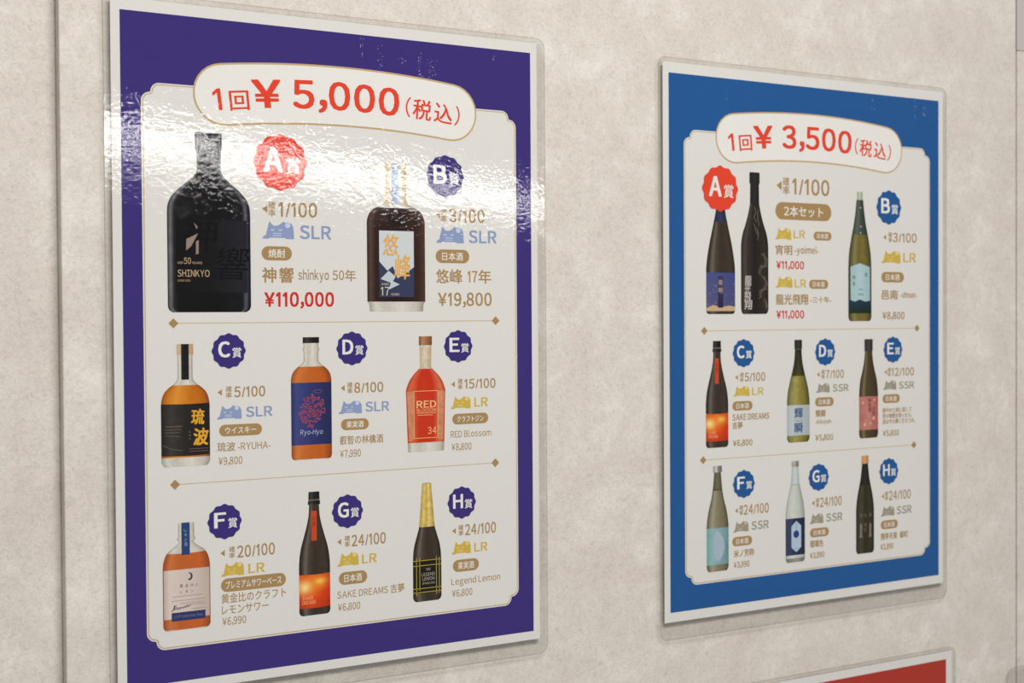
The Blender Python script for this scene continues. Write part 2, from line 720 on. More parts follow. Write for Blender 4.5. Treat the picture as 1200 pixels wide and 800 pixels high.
DARK_GLASS = picture('print_dark_bottle', [(0, (40, 33, 28)), (.10, (66, 57, 50)), (.20, (112, 101, 90)), (.32, (78, 67, 57)), (.5, (58, 48, 40)), (.85, (68, 56, 45)), (1, (38, 31, 26))], noise=.2)
BLACK_GLASS = picture('print_black_bottle', [(0, (18, 18, 20)), (.035, (120, 122, 126)), (.075, (40, 40, 44)), (.12, (16, 16, 18)), (.6, (12, 12, 14)), (.90, (22, 22, 28)), (.945, (92, 94, 104)), (.97, (40, 40, 46)), (1, (14, 14, 16))], noise=.35, nscale=180)
OLIVE_GLASS = picture('print_olive_bottle', [(0, (58, 60, 36)), (.12, (98, 98, 58)), (.25, (142, 134, 82)), (.42, (120, 108, 52)), (.7, (126, 112, 52)), (.9, (88, 84, 42)), (1, (46, 50, 30))], noise=.2)
YELLOW_GLASS = picture('print_yellow_green_bottle', [(0, (92, 94, 44)), (.15, (150, 146, 84)), (.35, (174, 164, 92)), (.6, (152, 140, 62)), (.85, (118, 112, 46)), (1, (70, 74, 34))], noise=.25)
GREY_GLASS = picture('print_grey_green_bottle', [(0, (84, 82, 64)), (.14, (138, 134, 112)), (.25, (166, 160, 138)), (.45, (142, 134, 108)), (.8, (124, 116, 90)), (1, (76, 74, 58))], noise=.12)
FROST_GLASS = picture('print_frosted_bottle', [(0, (150, 158, 152)), (.1, (196, 204, 198)), (.35, (214, 216, 208)), (.75, (196, 200, 190)), (1, (146, 154, 148))], noise=.08)
CLEAR_GLASS = picture('print_clear_glass', [(0, (170, 162, 150)), (.12, (222, 218, 208)), (.3, (206, 200, 188)), (.6, (226, 222, 214)), (.88, (204, 198, 186)), (1, (160, 152, 140))], noise=.14, nscale=400)
BLACK_CAP = picture('print_black_cap', [(0, (24, 22, 22)), (.25, (64, 60, 58)), (.5, (34, 32, 32)), (1, (20, 18, 18))], noise=.2)
CORK = picture('print_cork', [(0, (136, 90, 56)), (.3, (190, 140, 98)), (.6, (168, 116, 76)), (1, (118, 78, 48))], noise=.25, nscale=500)
SUNSET = picture('print_sunset_label', [(0, (214, 74, 26)), (.4, (236, 96, 30)), (1, (200, 60, 26))], [(0, (225, 190, 170)), (.35, (255, 225, 200)), (1, (255, 245, 235))], noise=.1,
                 glows=((.2, .66, .75, .5, (250, 176, 60)), (.66, .78, .5, .36, (248, 170, 56)), (.18, .62, .36, .32, (255, 236, 160)), (.68, .79, .28, .16, (253, 206, 96))))


def sunset_bottle(pg, cx, y0, y1, k, orange_y0, orange_y1, tag_y0, tag_y1):
    base = [(303.8, 3.7), (310, 3.9), (310.3, 4.2), (312, 4.2), (312.2, 3.4), (318, 3.7), (324, 4.8), (332, 7.0), (340, 9.3),
            (346, 10.3), (352, 10.7), (381, 10.7), (382.6, 10.0), (383.4, 8.6)]
    T = lambda y: y0 + (y - 303.8) * (y1 - y0) / (383.4 - 303.8)
    b = Bottle(pg, cx, [(T(y), h * k) for y, h in base], DARK_GLASS)
    b.part('screw_cap', T(303.8), T(311.8), BLACK_CAP, 1)
    b.part('cap_band', T(308.8), T(309.5), ink(120, 112, 104), 2)
    b.part('front_label', orange_y0, orange_y1, SUNSET, 1, 1.0, curve=.5)
    h = orange_y1 - orange_y0
    b.text('label_text', [('SAKE', cx - 8.6 * k, cx - 1.2 * k, orange_y0 + .76 * h, orange_y0 + .65 * h, 0),
                          ('DREAMS', cx - 8.6 * k, cx + .6 * k, orange_y0 + .90 * h, orange_y0 + .79 * h, 0)], ink(244, 190, 140), 4)
    b.rect('neck_tag', cx - 2.1 * k, tag_y0, cx + 1.7 * k, tag_y1, ink(196, 74, 40), 2)
    b.text('tag_lettering', [('吉', cx - 1.4 * k, cx + 1.0 * k, tag_y0 + 6.2 * k, tag_y0 + 3.4 * k, 0), ('夢', cx - 1.4 * k, cx + 1.0 * k, tag_y0 + 10 * k, tag_y0 + 7.0 * k, 0)], ink(150, 50, 28), 4)
    return b


def bottles_purple(pg):
    # A: broad black shochu bottle
    b = Bottle(pg, 59.2, [(77.5, 8.3), (78.2, 8.6), (87.8, 8.6), (88.2, 7.8), (100, 7.6), (103, 8.6), (107, 12.4), (111, 17.4), (115, 21.6), (119, 24.6), (124, 26.2), (130, 26.4), (184, 26.4), (186.6, 25.6), (188, 23.4)], BLACK_GLASS)
    b.part('bottle_cap', 77.5, 88, picture('print_black_seal', [(0, (40, 40, 42)), (.2, (96, 96, 98)), (.5, (52, 52, 54)), (1, (34, 34, 36))], noise=.2), 1)
    b.rect('front_label', 38.2, 131, 83.4, 176, picture('print_black_label', flat3((14, 14, 16), (20, 20, 22), (36, 36, 46)), noise=.2), 2)
    b.text('brush_lettering', [('神', 41, 63, 150, 129, .0, .12), ('響', 62, 83, 168, 148, .0, .12)], ink(8, 8, 10), 3)
    b.multi('brush_stroke', [[(44.6, 143.2), (52, 139.6), (47.6, 147.6), (44.4, 150.2)], [(50.6, 144.5), (52.4, 143.8), (52.2, 152), (50.6, 152.6)], [(49.4, 133), (51.8, 135.6), (51.2, 137)]], ink(150, 130, 122), 4)
    b.text('label_text', [('AGED', 39, 42.4, 158.4, 157.0, 0), ('50', 43, 47.4, 158.4, 154.6, 0), ('YEARS', 47.9, 54.4, 158.4, 157, 0), ('SHINKYO', 39, 59, 166.2, 162.0, .0), ('SINCE 1970', 39, 46.8, 169.2, 168, 0)], ink(206, 178, 140), 4)
    # B: square dark bottle
    b = Bottle(pg, 186.7, [(90.0, 7.6), (115, 7.6), (116.8, 8.6), (118.6, 13), (121, 17.2), (124.5, 20), (129, 21.3), (181, 21.3), (183.2, 20), (188, 19.5)], CLEAR_GLASS)
    b.part('dark_liquor', 119.4, 181.5, picture('print_dark_liquor', [(0, (60, 38, 34)), (.06, (86, 66, 58)), (.14, (52, 32, 28)), (.5, (34, 20, 20)), (.88, (58, 34, 28)), (1, (84, 58, 48))], noise=.15), 1)
    b.part('neck_paper', 90.4, 117, picture('print_neck_paper', [(0, (222, 196, 150)), (.25, (234, 222, 200)), (.3, (170, 188, 216)), (.52, (188, 200, 220)), (.72, (214, 226, 232)), (.76, (232, 220, 196)), (1, (214, 184, 136))], noise=.25), 1)
    b.rect('front_label', 174.2, 134.6, 199.6, 178.4, ink(206, 211, 214), 2)
    b.multi('mountain_print', [[(174.2, 155), (180, 161), (184, 158), (187.5, 166), (192, 163.5), (199.6, 158.5), (199.6, 178.4), (174.2, 178.4)]], ink(56, 62, 92), 3)
    b.multi('mist_print', [[(175, 166.5), (181, 161), (186, 165), (184, 168), (189, 170), (181, 173.5), (182.4, 169)]], ink(196, 202, 210), 4)
    b.text('brush_lettering', [('悠', 176.4, 187.6, 151, 137, .012, .08), ('峰', 185, 196.6, 166.5, 150.4, .012, .08)], ink(226, 172, 84), 5)
    b.text('label_text', [('AGED', 175.6, 181, 170.6, 169.2, 0), ('17', 175.2, 181.4, 177.4, 171.8, .0), ('YEARS', 182.4, 188.6, 177.4, 175.9, 0)], ink(226, 214, 180), 5)
    # C: amber whisky
    b = Bottle(pg, 43.0, [(207.4, 5.2), (213.8, 5.3), (214.2, 4.7), (227.6, 4.7), (229.6, 5.2), (232, 7.4), (234.4, 10.6), (237.6, 13.4), (241.6, 14.8), (245.6, 15.2), (278.6, 15.2), (281, 14.5), (282.3, 13)], CLEAR_GLASS)
    b.part('amber_whisky', 232.6, 276.8, picture('print_amber', [(0, (150, 82, 16)), (.12, (206, 126, 30)), (.3, (226, 150, 52)), (.6, (206, 122, 22)), (.9, (188, 102, 20)), (1, (128, 66, 14))], noise=.1), 1)
    b.part('wooden_stopper', 207.4, 213.8, picture('print_pale_wood', flat3((216, 188, 156), (206, 176, 144), (196, 160, 124)), noise=.15), 1)
    b.part('front_label', 243.8, 275.6, picture('print_charcoal_label', [(0, (34, 32, 30)), (.2, (64, 60, 58)), (.5, (42, 38, 36)), (1, (36, 32, 30))], noise=.25), 2, curve=.4)
    b.rect('neck_strip', 40.6, 207.4, 45.4, 229.2, picture('print_black_strip', flat3((48, 44, 42), (30, 28, 26), (40, 36, 34)), noise=.4, nscale=400), 3)
    b.text('brush_lettering', [('琉', 46.2, 54.6, 256.8, 247.6, .03, .06), ('波', 47.4, 57.0, 269.6, 259.4, .03, .06)], ink(226, 166, 46), 4)
    b.text('label_text', [('RYUHA WHISKY', 31, 41, 258.2, 257.2, 0), ('琉', 45.0, 46, 262, 260.9, 0), ('球', 45.0, 46, 264, 262.9, 0), ('泡', 45.0, 46, 266, 264.9, 0)], ink(150, 130, 104), 4)
    b.multi('label_lines', strokes([[(30, 259.6), (40.6, 259.6)], [(30, 261.4), (39, 261.4)], [(30.5, 263.2), (39.5, 264)], [(45, 271.8), (57, 271.8)], [(44.6, 273.3), (57, 273.3)], [(29, 269), (34, 271.6), (41, 272.6)]], .28), ink(120, 104, 84), 4)
    # D: dark blue label on orange fruit liquor
    b = Bottle(pg, 125.5, [(204.3, 5.6), (208, 5.6), (208.3, 5.1), (211, 5.1), (211.5, 5.7), (212.8, 5.7), (213.3, 5.1), (219.6, 5.1), (221.4, 6.4), (223.6, 9.4), (226, 11.9), (228.6, 13.3), (232, 13.9), (280.4, 13.9), (282.2, 13.2), (283, 11.6)], CLEAR_GLASS)
    b.part('orange_liquor', 223.2, 282.6, picture('print_orange_liquor', [(0, (150, 78, 30)), (.14, (214, 124, 62)), (.4, (200, 104, 40)), (.8, (196, 98, 36)), (1, (138, 66, 24))], noise=.12), 1)
    b.part('screw_cap', 204.3, 208.1, BLACK_CAP, 1)
    b.part('front_label', 233.4, 273.4, picture('print_navy_label', [(0, (40, 46, 94)), (.12, (66, 74, 132)), (.5, (48, 56, 114)), (1, (36, 42, 86))], noise=.12), 2)
    rnd = random.Random(4)
    sw = []
    for i in range(120):
        a, r = rnd.uniform(0, 6.28), 8.8 * math.sqrt(rnd.random())
        x, y = 125.8 + r * math.cos(a), 251.6 + 1.15 * r * math.sin(a)
        t0, rr = rnd.uniform(0, 6.28), rnd.uniform(.5, 1.2)
        sw.append([(x + rr * math.cos(t0 + .5 * j), y + rr * math.sin(t0 + .5 * j)) for j in range(9)])
    b.multi('red_emblem', strokes(sw, .34), ink(190, 84, 104), 3)
    b.multi('halo_ring', strokes([[(130 + 3 * math.cos(t), 239.2 + 1.0 * math.sin(t)) for t in [.45 * i for i in range(15)]]], .3), ink(140, 80, 110), 3)
    b.text('label_text', [('Ryo-Hyo', 117.6, 133.0, 266.8, 263.6, 0, .1)], ink(186, 188, 206), 4)
    # E: red craft gin
    b = Bottle(pg, 207.8, [(204.8, 4.9), (210.6, 4.9), (211, 4.4), (225.6, 4.2), (227.4, 5.8), (230, 8.6), (233, 11.2), (236.4, 13.2), (239.8, 14.5), (241.4, 14.9), (244, 14.7), (276, 13.8), (282.3, 13.4)], CLEAR_GLASS)
    b.part('red_gin', 226.6, 276.2, picture('print_red_gin', [(0, (190, 72, 34)), (.1, (222, 116, 78)), (.3, (206, 62, 32)), (.7, (208, 58, 30)), (.9, (222, 128, 92)), (1, (176, 66, 34))], [(0, (255, 235, 215)), (.6, (255, 250, 245)), (1, (255, 215, 205))], noise=.15), 1)
    b.part('cork_stopper', 204.8, 210.8, CORK, 1)
    b.part('neck_seal', 212, 226, picture('print_neck_seal', flat3((208, 190, 160), (228, 214, 192), (200, 176, 140)), noise=.25), 1)
    b.multi('side_facets', [[(193.6, 241.8), (198.6, 241.4), (198.8, 274), (195, 275)], [(222, 241.8), (217, 241.4), (216.6, 274), (220.6, 275)]], picture('print_facet', flat3((222, 150, 110), (226, 160, 120), (222, 150, 110)), noise=.35), 2)
    b.multi('label_frame', strokes([[(198.8, 241.6), (217, 241.6), (216.6, 273.2), (199, 273.2), (198.8, 241.6)], [(200.8, 256.4), (215.4, 256.4)], [(201.4, 257.8), (213, 257.8)]], .4), ink(236, 186, 130), 3)
    b.text('label_text', [('RED', 200.8, 215.6, 252.8, 248.2, .02), ('BLOSSOM', 201, 215.4, 255.6, 253.4, .0), ('34', 209, 215.6, 270.6, 266.0, 0)], ink(244, 196, 140), 4)
    # F: lemon sour base with pale label
    b = Bottle(pg, 42.6, [(317, 5.0), (325.6, 5.0), (326, 5.6), (327.6, 5.6), (328, 4.4), (329.6, 5), (331.6, 7.6), (334, 11.2), (337.4, 13.4), (342, 14.6), (346, 14.8), (380, 14.8), (381.8, 13.8), (382.6, 12.2)], CLEAR_GLASS)
    b.part('orange_sour', 335.2, 381.8, picture('print_orange_sour', [(0, (150, 76, 34)), (.14, (208, 120, 68)), (.35, (196, 100, 46)), (.8, (202, 102, 44)), (1, (146, 72, 30))], noise=.1), 1, curve=.5)
    b.part('front_label', 345.4, 375.4, picture('print_pale_label', [(0, (196, 176, 166)), (.12, (222, 206, 198)), (.6, (214, 198, 190)), (1, (196, 178, 168))], noise=.06), 2, .965)
    b.rect('neck_strip', 39.6, 316.8, 44.8, 336.6, ink(40, 68, 118), 3)
    b.text('strip_text', [('レ', 41.2, 43.2, 322.6, 320.4, 0), ('モ', 41.2, 43.2, 325.4, 323.2, 0), ('ン', 41.2, 43.2, 328.2, 326, 0), ('酒', 41.2, 43.2, 331.2, 328.8, 0)], ink(150, 170, 206), 4)
    b.rect('blue_band', 33.0, 371.6, 54.2, 376.8, ink(46, 56, 104), 3)
    moon = [(44.4 + 1.9 * math.cos(t), 350 + 2.4 * math.sin(t)) for t in [math.radians(-120 + 15 * i) for i in range(17)]]
    moon += [(43.9 + 1.2 * math.cos(t), 349.8 + 1.75 * math.sin(t)) for t in [math.radians(120 - 15 * i) for i in range(17)]]
    b.multi('moon_emblem', [moon], ink(70, 66, 74), 4)
    b.text('label_text', [('黄', 38.2, 40.2, 356.6, 354.4, 0), ('金', 41.6, 43.6, 356.6, 354.4, 0), ('比', 45, 47, 356.6, 354.4, 0), ('の', 48.2, 49.8, 356.6, 354.8, 0), ('レ', 38.4, 40, 360.2, 358, 0), ('モ', 41.6, 43.4, 360.2, 358, 0), ('ン', 45, 46.8, 360.2, 358, 0)], ink(120, 104, 104), 4)
    b.multi('label_lines', strokes([[(34, 361.8), (52.6, 361.8)], [(33, 364.4), (54, 364.4)], [(38, 366.2), (53, 366.2)], [(42, 367.4), (54, 367.4)], [(45, 370.2), (54, 370.2)]], .22), ink(140, 124, 122), 4)
    sig = [(33.6, 370.6), (35, 367), (34.8, 370), (36.4, 368.2), (36.6, 370), (38, 368.4), (38.2, 369.8), (39.4, 368.3), (40, 369.4), (41, 368), (41.6, 369.2), (42.8, 367.6), (43.2, 368.8), (45, 367.6)]
    b.multi('signature', strokes([sig, [(33, 370.8), (36.2, 366.8)]], .35), ink(48, 44, 56), 4)
    b.text('band_text', [('Craft Lemon Sour Base', 34.5, 52.4, 375, 373.2, 0)], ink(120, 130, 170), 4)
    # G
    sunset_bottle(pg, 126.6, 303.8, 383.4, 1.0, 356.8, 378.4, 316.2, 335.4)
    # H: sparkling bottle with gold foil
    b = Bottle(pg, 207.9, [(303.6, 2.6), (304.4, 3.5), (309, 3.6), (311, 3.9), (333, 5.9), (338, 7.3), (346, 9.7), (352, 10.5), (358, 10.7), (380.8, 10.7), (382.6, 9.8), (383.4, 8.2)], DARK_GLASS)
    b.part('gold_foil', 303.6, 333, picture('print_gold_foil', [(0, (196, 156, 62)), (.25, (238, 214, 128)), (.45, (216, 178, 80)), (.65, (240, 220, 140)), (1, (190, 148, 56))], noise=.3, nscale=320), 1, curve=.3)
    b.part('front_label', 355.4, 377.6, picture('print_black_wrap', flat3((34, 30, 28), (28, 24, 22), (30, 26, 24)), noise=.2), 1)
    b.multi('yellow_lines', strokes([[(197.4, 355.8), (218.4, 355.8)], [(197.4, 359.2), (218.4, 359.2)], [(197.4, 374.6), (218.4, 374.6)], [(197.4, 377.2), (218.4, 377.2)], [(199.8, 353.8), (199.8, 379.4)], [(202.2, 353.8), (202.2, 376)], [(214.8, 353.8), (214.8, 379.4)], [(217.0, 354.4), (217.0, 378.8)]], .42), ink(188, 172, 52), 3)
    b.text('label_text', [('LEGEND', 203.6, 213.6, 366.4, 364.2, .0), ('LEMON', 204.2, 213.2, 369.4, 367.2, .0), ('SPARKLING', 204, 213.4, 372, 370.6, 0), ('W', 207, 210.4, 362.8, 361, 0)], ink(178, 170, 160), 4)


def bottles_blue(pg):
    # A: two bottles
    b = Bottle(pg, 54.35, [(88, 4), (104, 4.2), (110, 4.7), (117, 6.3), (126, 8.6), (134, 10.7), (142, 12.4), (148, 13.4), (155, 14.1), (186, 14.1), (187.8, 13.2), (188.5, 11.5)], DARK_GLASS)
    b.part('neck_foil', 100, 118, picture('print_navy_foil', flat3((40, 44, 70), (54, 62, 98), (34, 36, 60)), noise=.2), 1)
    b.part('front_label', 156.8, 186.2, picture('print_night_sky_label', flat3((92, 100, 150), (86, 96, 150), (80, 90, 140)), [(0, (255, 245, 215)), (.3, (245, 225, 225)), (1, (215, 220, 240))], noise=.12), 1)
    b.multi('horizon_glow', [[(40.4, 184), (47, 181.4), (54, 183.4), (62, 182), (68.3, 182.8), (68.3, 186.2), (40.4, 186.2)]], picture('print_dusk', flat3((206, 176, 136), (196, 166, 140), (206, 178, 140)), noise=.1), 2)
    rnd = random.Random(7)
    stars = []
    for i in range(46):
        x, y, s = rnd.uniform(41, 68), rnd.uniform(164, 184), rnd.choice((.16, .2, .3))
        stars.append([(x - s, y), (x, y - s), (x + s, y), (x, y + s)])
    o = b.multi('star_dots', stars, ink(214, 206, 196), 3)
    o['kind'] = 'stuff'
    b.rect('title_strip', 51.6, 159.2, 56.6, 183.6, picture('print_title_strip', flat3((60, 56, 92), (74, 62, 98), (60, 56, 92)), [(0, (150, 150, 190)), (.6, (255, 230, 220)), (.8, (255, 255, 255)), (1, (255, 255, 255))], noise=.1), 3)
    b.text('label_text', [('宵', 52.2, 56, 166.4, 162.2, 0), ('明', 52.2, 56, 172.4, 168.2, 0)], ink(206, 176, 160), 4)
    b = Bottle(pg, 88.2, [(78.5, 4.6), (79, 5.1), (87, 5.2), (87.5, 4.4), (102, 4.6), (108, 5.8), (115, 7.8), (121, 10), (126, 12), (131, 13.2), (137, 13.8), (184, 13.8), (187.4, 13), (188.6, 11.5)],
               picture('print_brown_black_bottle', [(0, (40, 36, 32)), (.14, (78, 70, 64)), (.26, (58, 48, 42)), (.5, (34, 28, 26)), (.85, (54, 44, 34)), (1, (28, 24, 20))], noise=.2))
    b.part('black_cap', 78.5, 103, picture('print_soft_black_cap', flat3((34, 32, 32), (46, 44, 44), (26, 24, 24)), noise=.15), 1)
    b.multi('neck_script', strokes([[(88, 105), (89.4, 110), (87.4, 113), (89.8, 117)], [(91.6, 107), (91, 113), (92.4, 120)], [(87.6, 118), (89.2, 124), (91.8, 128)], [(90, 121), (92, 126), (91, 131)]], .45), ink(128, 118, 108), 3)
    dr = []
    rnd = random.Random(11)
    path = [(97, 142), (100, 146), (99, 151), (94, 152), (92.6, 157), (97, 160), (100, 164), (98, 169), (93.6, 171), (94, 176), (99, 178), (100.4, 183)]
    for dx in (-.9, 0, .9):
        dr.append([(x + dx, y + .4 * dx) for x, y in path])
    for x, y in path:
        for k in range(3):
            a = rnd.uniform(0, 6.28)
            dr.append([(x, y), (x + 2.4 * math.cos(a), y + 2.4 * math.sin(a))])
    b.multi('etched_dragon', strokes(dr, .38), ink(112, 104, 100), 3)
    b.text('brush_lettering', [('龍', 78, 84.6, 166.5, 158.6, .012, .05), ('光', 77.6, 83.6, 172.4, 165.8, .012, .05), ('飛', 77.4, 84, 178.6, 171.4, .012, .05), ('翔', 77.6, 85, 185, 177.6, .012, .05)], ink(206, 200, 192), 4)
    # B: olive bottle with peaked pale blue label
    b = Bottle(pg, 199.9, [(89, 3), (95.4, 3), (95.8, 3.7), (106, 5), (117, 7.1), (127, 9.6), (135, 11.3), (141.5, 12.3), (153, 12.9), (191, 12.9), (193.8, 12), (194.8, 10.5)], OLIVE_GLASS)
    b.part('stopper', 89, 95.6, picture('print_mint_cap', flat3((150, 176, 140), (200, 212, 186), (128, 148, 110)), noise=.1), 1)
    b.part('neck_foil', 95.8, 124, picture('print_green_foil', [(0, (52, 64, 50)), (.3, (96, 106, 92)), (.6, (66, 78, 62)), (1, (44, 54, 40))], noise=.15), 1)
    b.multi('foil_dots', [[(x + .8 * math.cos(t), y + .8 * math.sin(t)) for t in [.785 * i for i in range(8)]] for x, y in ((200.6, 102), (201, 117.4), (200.8, 122.6))], ink(170, 180, 168), 3)
    b.poly('front_label', [(189.4, 150.4), (199.6, 147.4), (211, 150.4), (211, 178), (206, 178.8), (199.6, 177), (194, 178.8), (189.4, 177.4)], picture('print_pale_blue_label', flat3((170, 196, 200), (178, 206, 210), (160, 188, 194)), noise=.06), 2)
    b.part('wave_band', 177, 188.4, picture('print_wave_band', flat3((40, 66, 78), (36, 62, 78), (32, 54, 62)), [(0, (190, 190, 90)), (.45, (200, 220, 220)), (1, (255, 255, 255))], noise=.2), 1)
    b.text('label_text', [('邑', 205.4, 208.4, 158.4, 155.2, .01), ('南', 191.6, 194.6, 160.4, 157.2, .01), ('酒', 191.6, 194.2, 165.6, 162.6, .01), ('OHNAN', 198.4, 203.4, 169.6, 168.2, 0), ('純米', 198, 204, 173.8, 171.8, 0)], ink(84, 120, 132), 4)
    # C
    sunset_bottle(pg, 50.45, 209.0, 290.7, 1.02, 264.4, 285.4, 222.4, 241.8)
    # D: yellow green bottle with pale blue label
    b = Bottle(pg, 132.8, [(209.2, 3.7), (210, 4), (216.4, 4), (216.8, 3.4), (225.8, 4.2), (234.5, 6.3), (242, 8.7), (251, 11), (259.8, 11.9), (287, 11.9), (289.6, 11), (290.8, 9.5)], YELLOW_GLASS)
    b.part('black_cap', 209.2, 216.6, picture('print_green_black_cap', flat3((36, 36, 32), (58, 56, 50), (28, 28, 24)), noise=.1), 1)
    b.part('neck_foil', 216.8, 238, picture('print_dark_foil', flat3((48, 50, 36), (84, 82, 58), (40, 42, 28)), [(0, (255, 255, 200)), (.3, (230, 225, 200)), (1, (190, 190, 185))], noise=.4), 1)
    b.part('front_label', 261.2, 285.4, picture('print_silver_blue_label', [(0, (176, 186, 190)), (.2, (196, 204, 208)), (.7, (182, 192, 198)), (1, (170, 178, 178))], noise=.06), 1)
    b.text('label_lettering', [('輝', 128.6, 137.4, 271.6, 263.4, .015), ('瞬', 128.6, 137.4, 283.4, 275.2, .015)], ink(48, 84, 138), 4)
    b.text('label_text', [('KISYUN', 128.8, 137.2, 274.2, 273.2, 0)], ink(98, 112, 120), 4)
    # E: brown bottle with pink label
    b = Bottle(pg, 209.5, [(209.7, 4.4), (210.2, 4.7), (219.4, 4.6), (219.8, 4), (227.7, 5), (236.3, 7.1), (243.8, 9.4), (251.3, 10.4), (256.6, 10.7), (287, 10.7), (290, 10.1), (291.2, 8.8)],
               picture('print_brown_bottle', [(0, (48, 38, 24)), (.12, (88, 76, 50)), (.24, (128, 116, 86)), (.36, (86, 72, 44)), (.6, (78, 62, 36)), (.9, (66, 52, 30)), (1, (38, 30, 20))], noise=.15))
    b.part('purple_cap', 209.7, 219.6, picture('print_purple_cap', flat3((58, 46, 48), (76, 64, 66), (44, 36, 38)), noise=.15), 1)
    b.part('front_label', 257, 284.4, picture('print_pink_label', flat3((196, 124, 112), (208, 138, 128), (184, 106, 96)), noise=.3, nscale=160), 1)
    b.text('label_text', [('純', 208.6, 212.4, 261.6, 258, .01), ('米', 208.6, 212.4, 265.4, 261.8, .01), ('酒', 208.6, 212.4, 269.4, 265.8, .01), ('恋', 213.8, 217, 268.6, 265.4, .0), ('詩', 213.8, 217, 272.6, 269.4, .0)], ink(118, 58, 58), 4)
    b.multi('blossom_print', [[(x + r * math.cos(t), y + r * math.sin(t)) for t in [.7 * i for i in range(9)]] for x, y, r in ((215, 275, 1.5), (203, 262, 1.2), (216, 260, 1), (205, 280, 1.6), (211.6, 279, 1))], ink(228, 168, 156), 3)
    # F: grey green bottle, silver cap, aqua label
    b = Bottle(pg, 50.6, [(304.8, 4.2), (309.6, 4.3), (309.9, 3.2), (322.7, 4.6), (330.3, 6.1), (338, 8.5), (346.7, 10.2), (352.2, 10.7), (382, 10.7), (384.6, 9.9), (385.8, 8.6)], GREY_GLASS)
    b.part('silver_cap', 304.8, 309.7, picture('print_silver_cap', [(0, (150, 146, 140)), (.35, (214, 210, 206)), (.65, (128, 124, 120)), (1, (110, 108, 104))], noise=.1), 1)
    b.part('neck_foil', 309.9, 323.4, picture('print_olive_foil', flat3((90, 86, 66), (118, 112, 88), (76, 72, 54)), noise=.1), 1)
    b.part('foil_edge', 323.0, 323.6, ink(60, 58, 46), 2)
    b.part('front_label', 352.4, 380.6, picture('print_aqua_label', [(0, (126, 176, 176)), (.25, (150, 190, 192)), (.6, (146, 178, 188)), (1, (104, 146, 150))], noise=.18, nscale=120), 1)
    b.poly('pale_shape', [(49, 354), (53, 356.6), (56.4, 361), (57.6, 368), (55, 375), (51, 378.4), (47.6, 375.6), (46, 367), (46.4, 359.6)], ink(166, 184, 198), 2)
    # G: frosted bottle with navy label and pale hexagon
    b = Bottle(pg, 129.3, [(305.6, 3.5), (306.2, 3.8), (310, 3.7), (310.3, 3.4), (323.4, 4.6), (331.7, 6.7), (340.4, 9), (351, 10.1), (383, 10.1), (385.2, 9.4), (386.2, 8.2)], FROST_GLASS)
    b.part('silver_cap', 305.6, 310.1, picture('print_pewter_cap', [(0, (170, 170, 160)), (.4, (200, 198, 190)), (.7, (140, 140, 132)), (1, (130, 130, 122))], noise=.3), 1)
    b.part('neck_foil', 310.3, 324.4, picture('print_pale_foil', flat3((178, 190, 190), (212, 218, 218), (170, 182, 182)), noise=.06), 1)
    b.part('foil_edge', 324.2, 324.7, ink(150, 160, 156), 2)
    b.part('front_label', 351.2, 380.6, picture('print_navy_wrap', [(0, (36, 46, 78)), (.12, (62, 72, 104)), (.5, (38, 48, 84)), (1, (30, 40, 68))], noise=.1), 1)
    b.part('thick_base_ring', 383, 386.2, picture('print_thick_base', flat3((120, 124, 116), (164, 168, 160), (108, 112, 106)), noise=.25), 1)  # printed thick glass base, greyer than the frosted body
    b.poly('pale_hexagon', [(130.4, 353.4), (135.4, 357.4), (135.4, 374.4), (130.4, 378.4), (125.2, 374.4), (125.2, 357.4)], ink(178, 196, 214), 2)
    b.poly('blue_disc', [(130.2 + 3 * math.cos(t), 364 + 3 * math.sin(t)) for t in [math.pi * i / 12 for i in range(24)]], ink(36, 66, 128), 3)
    b.multi('emblem_line', strokes([[(130.4, 354.6), (130.4, 361)]], .3) + strokes([[(128.4, 375.6), (132.4, 375.6)]], .3), ink(70, 92, 138), 3)
    # H: dark bottle with orange cap
    b = Bottle(pg, 205.3, [(305.5, 3.5), (306, 3.9), (312, 3.9), (312.4, 3.4), (323.5, 4.8), (331.2, 6.7), (338.8, 8.6), (347.6, 9.9), (352, 10.1), (383, 10.1), (385.2, 9.4), (386.2, 8)],
               picture('print_olive_black_bottle', [(0, (38, 36, 24)), (.14, (66, 62, 46)), (.3, (78, 70, 50)), (.5, (50, 44, 28)), (.8, (62, 56, 36)), (1, (30, 28, 18))], noise=.25))
    b.part('orange_cap', 305.5, 312.2, picture('print_orange_cap', flat3((206, 150, 92), (220, 166, 108), (180, 124, 72)), noise=.1), 1)
    b.part('neck_foil', 312.4, 330, picture('print_black_foil', flat3((28, 26, 22), (46, 42, 34), (22, 20, 16)), noise=.1), 1)
    b.text('label_text', [('翔', 199, 202.4, 356.6, 353, .0), ('天', 204, 207, 356.6, 353.4, .0), ('禄', 209.4, 212.6, 356.6, 353, .0), ('雄', 204, 207, 364.2, 361, .0), ('町', 204, 207, 368.4, 365.2, .0)], ink(120, 112, 96), 4)
    b.multi('etched_figure', [[(199.2, 363), (200.6, 361), (202, 363), (201.6, 368), (202.2, 373), (199, 373), (199.6, 368)], [(210, 363), (211.2, 361), (212.4, 363), (212, 368), (212.6, 373), (209.6, 373), (210.2, 368)]], ink(128, 120, 108), 3)


# ------------------------------------------------------------------ the two price posters
def bubbles(pg, spots, seed):
    rnd = random.Random(seed)
    polys = []
    for x, y, n, w, h in spots:
        for i in range(n):
            px, py = x + rnd.gauss(0, w), y + rnd.uniform(-h, h)
            a, b = rnd.uniform(.08, .28), rnd.uniform(.15, .8)
            polys.append([(px - a, py), (px, py - b), (px + a, py), (px, py + b)])
    o = pg.multi('air_bubbles', polys, BUBBLE, 15)
    o['kind'] = 'stuff'
    return o


DRINKS = '日本酒'


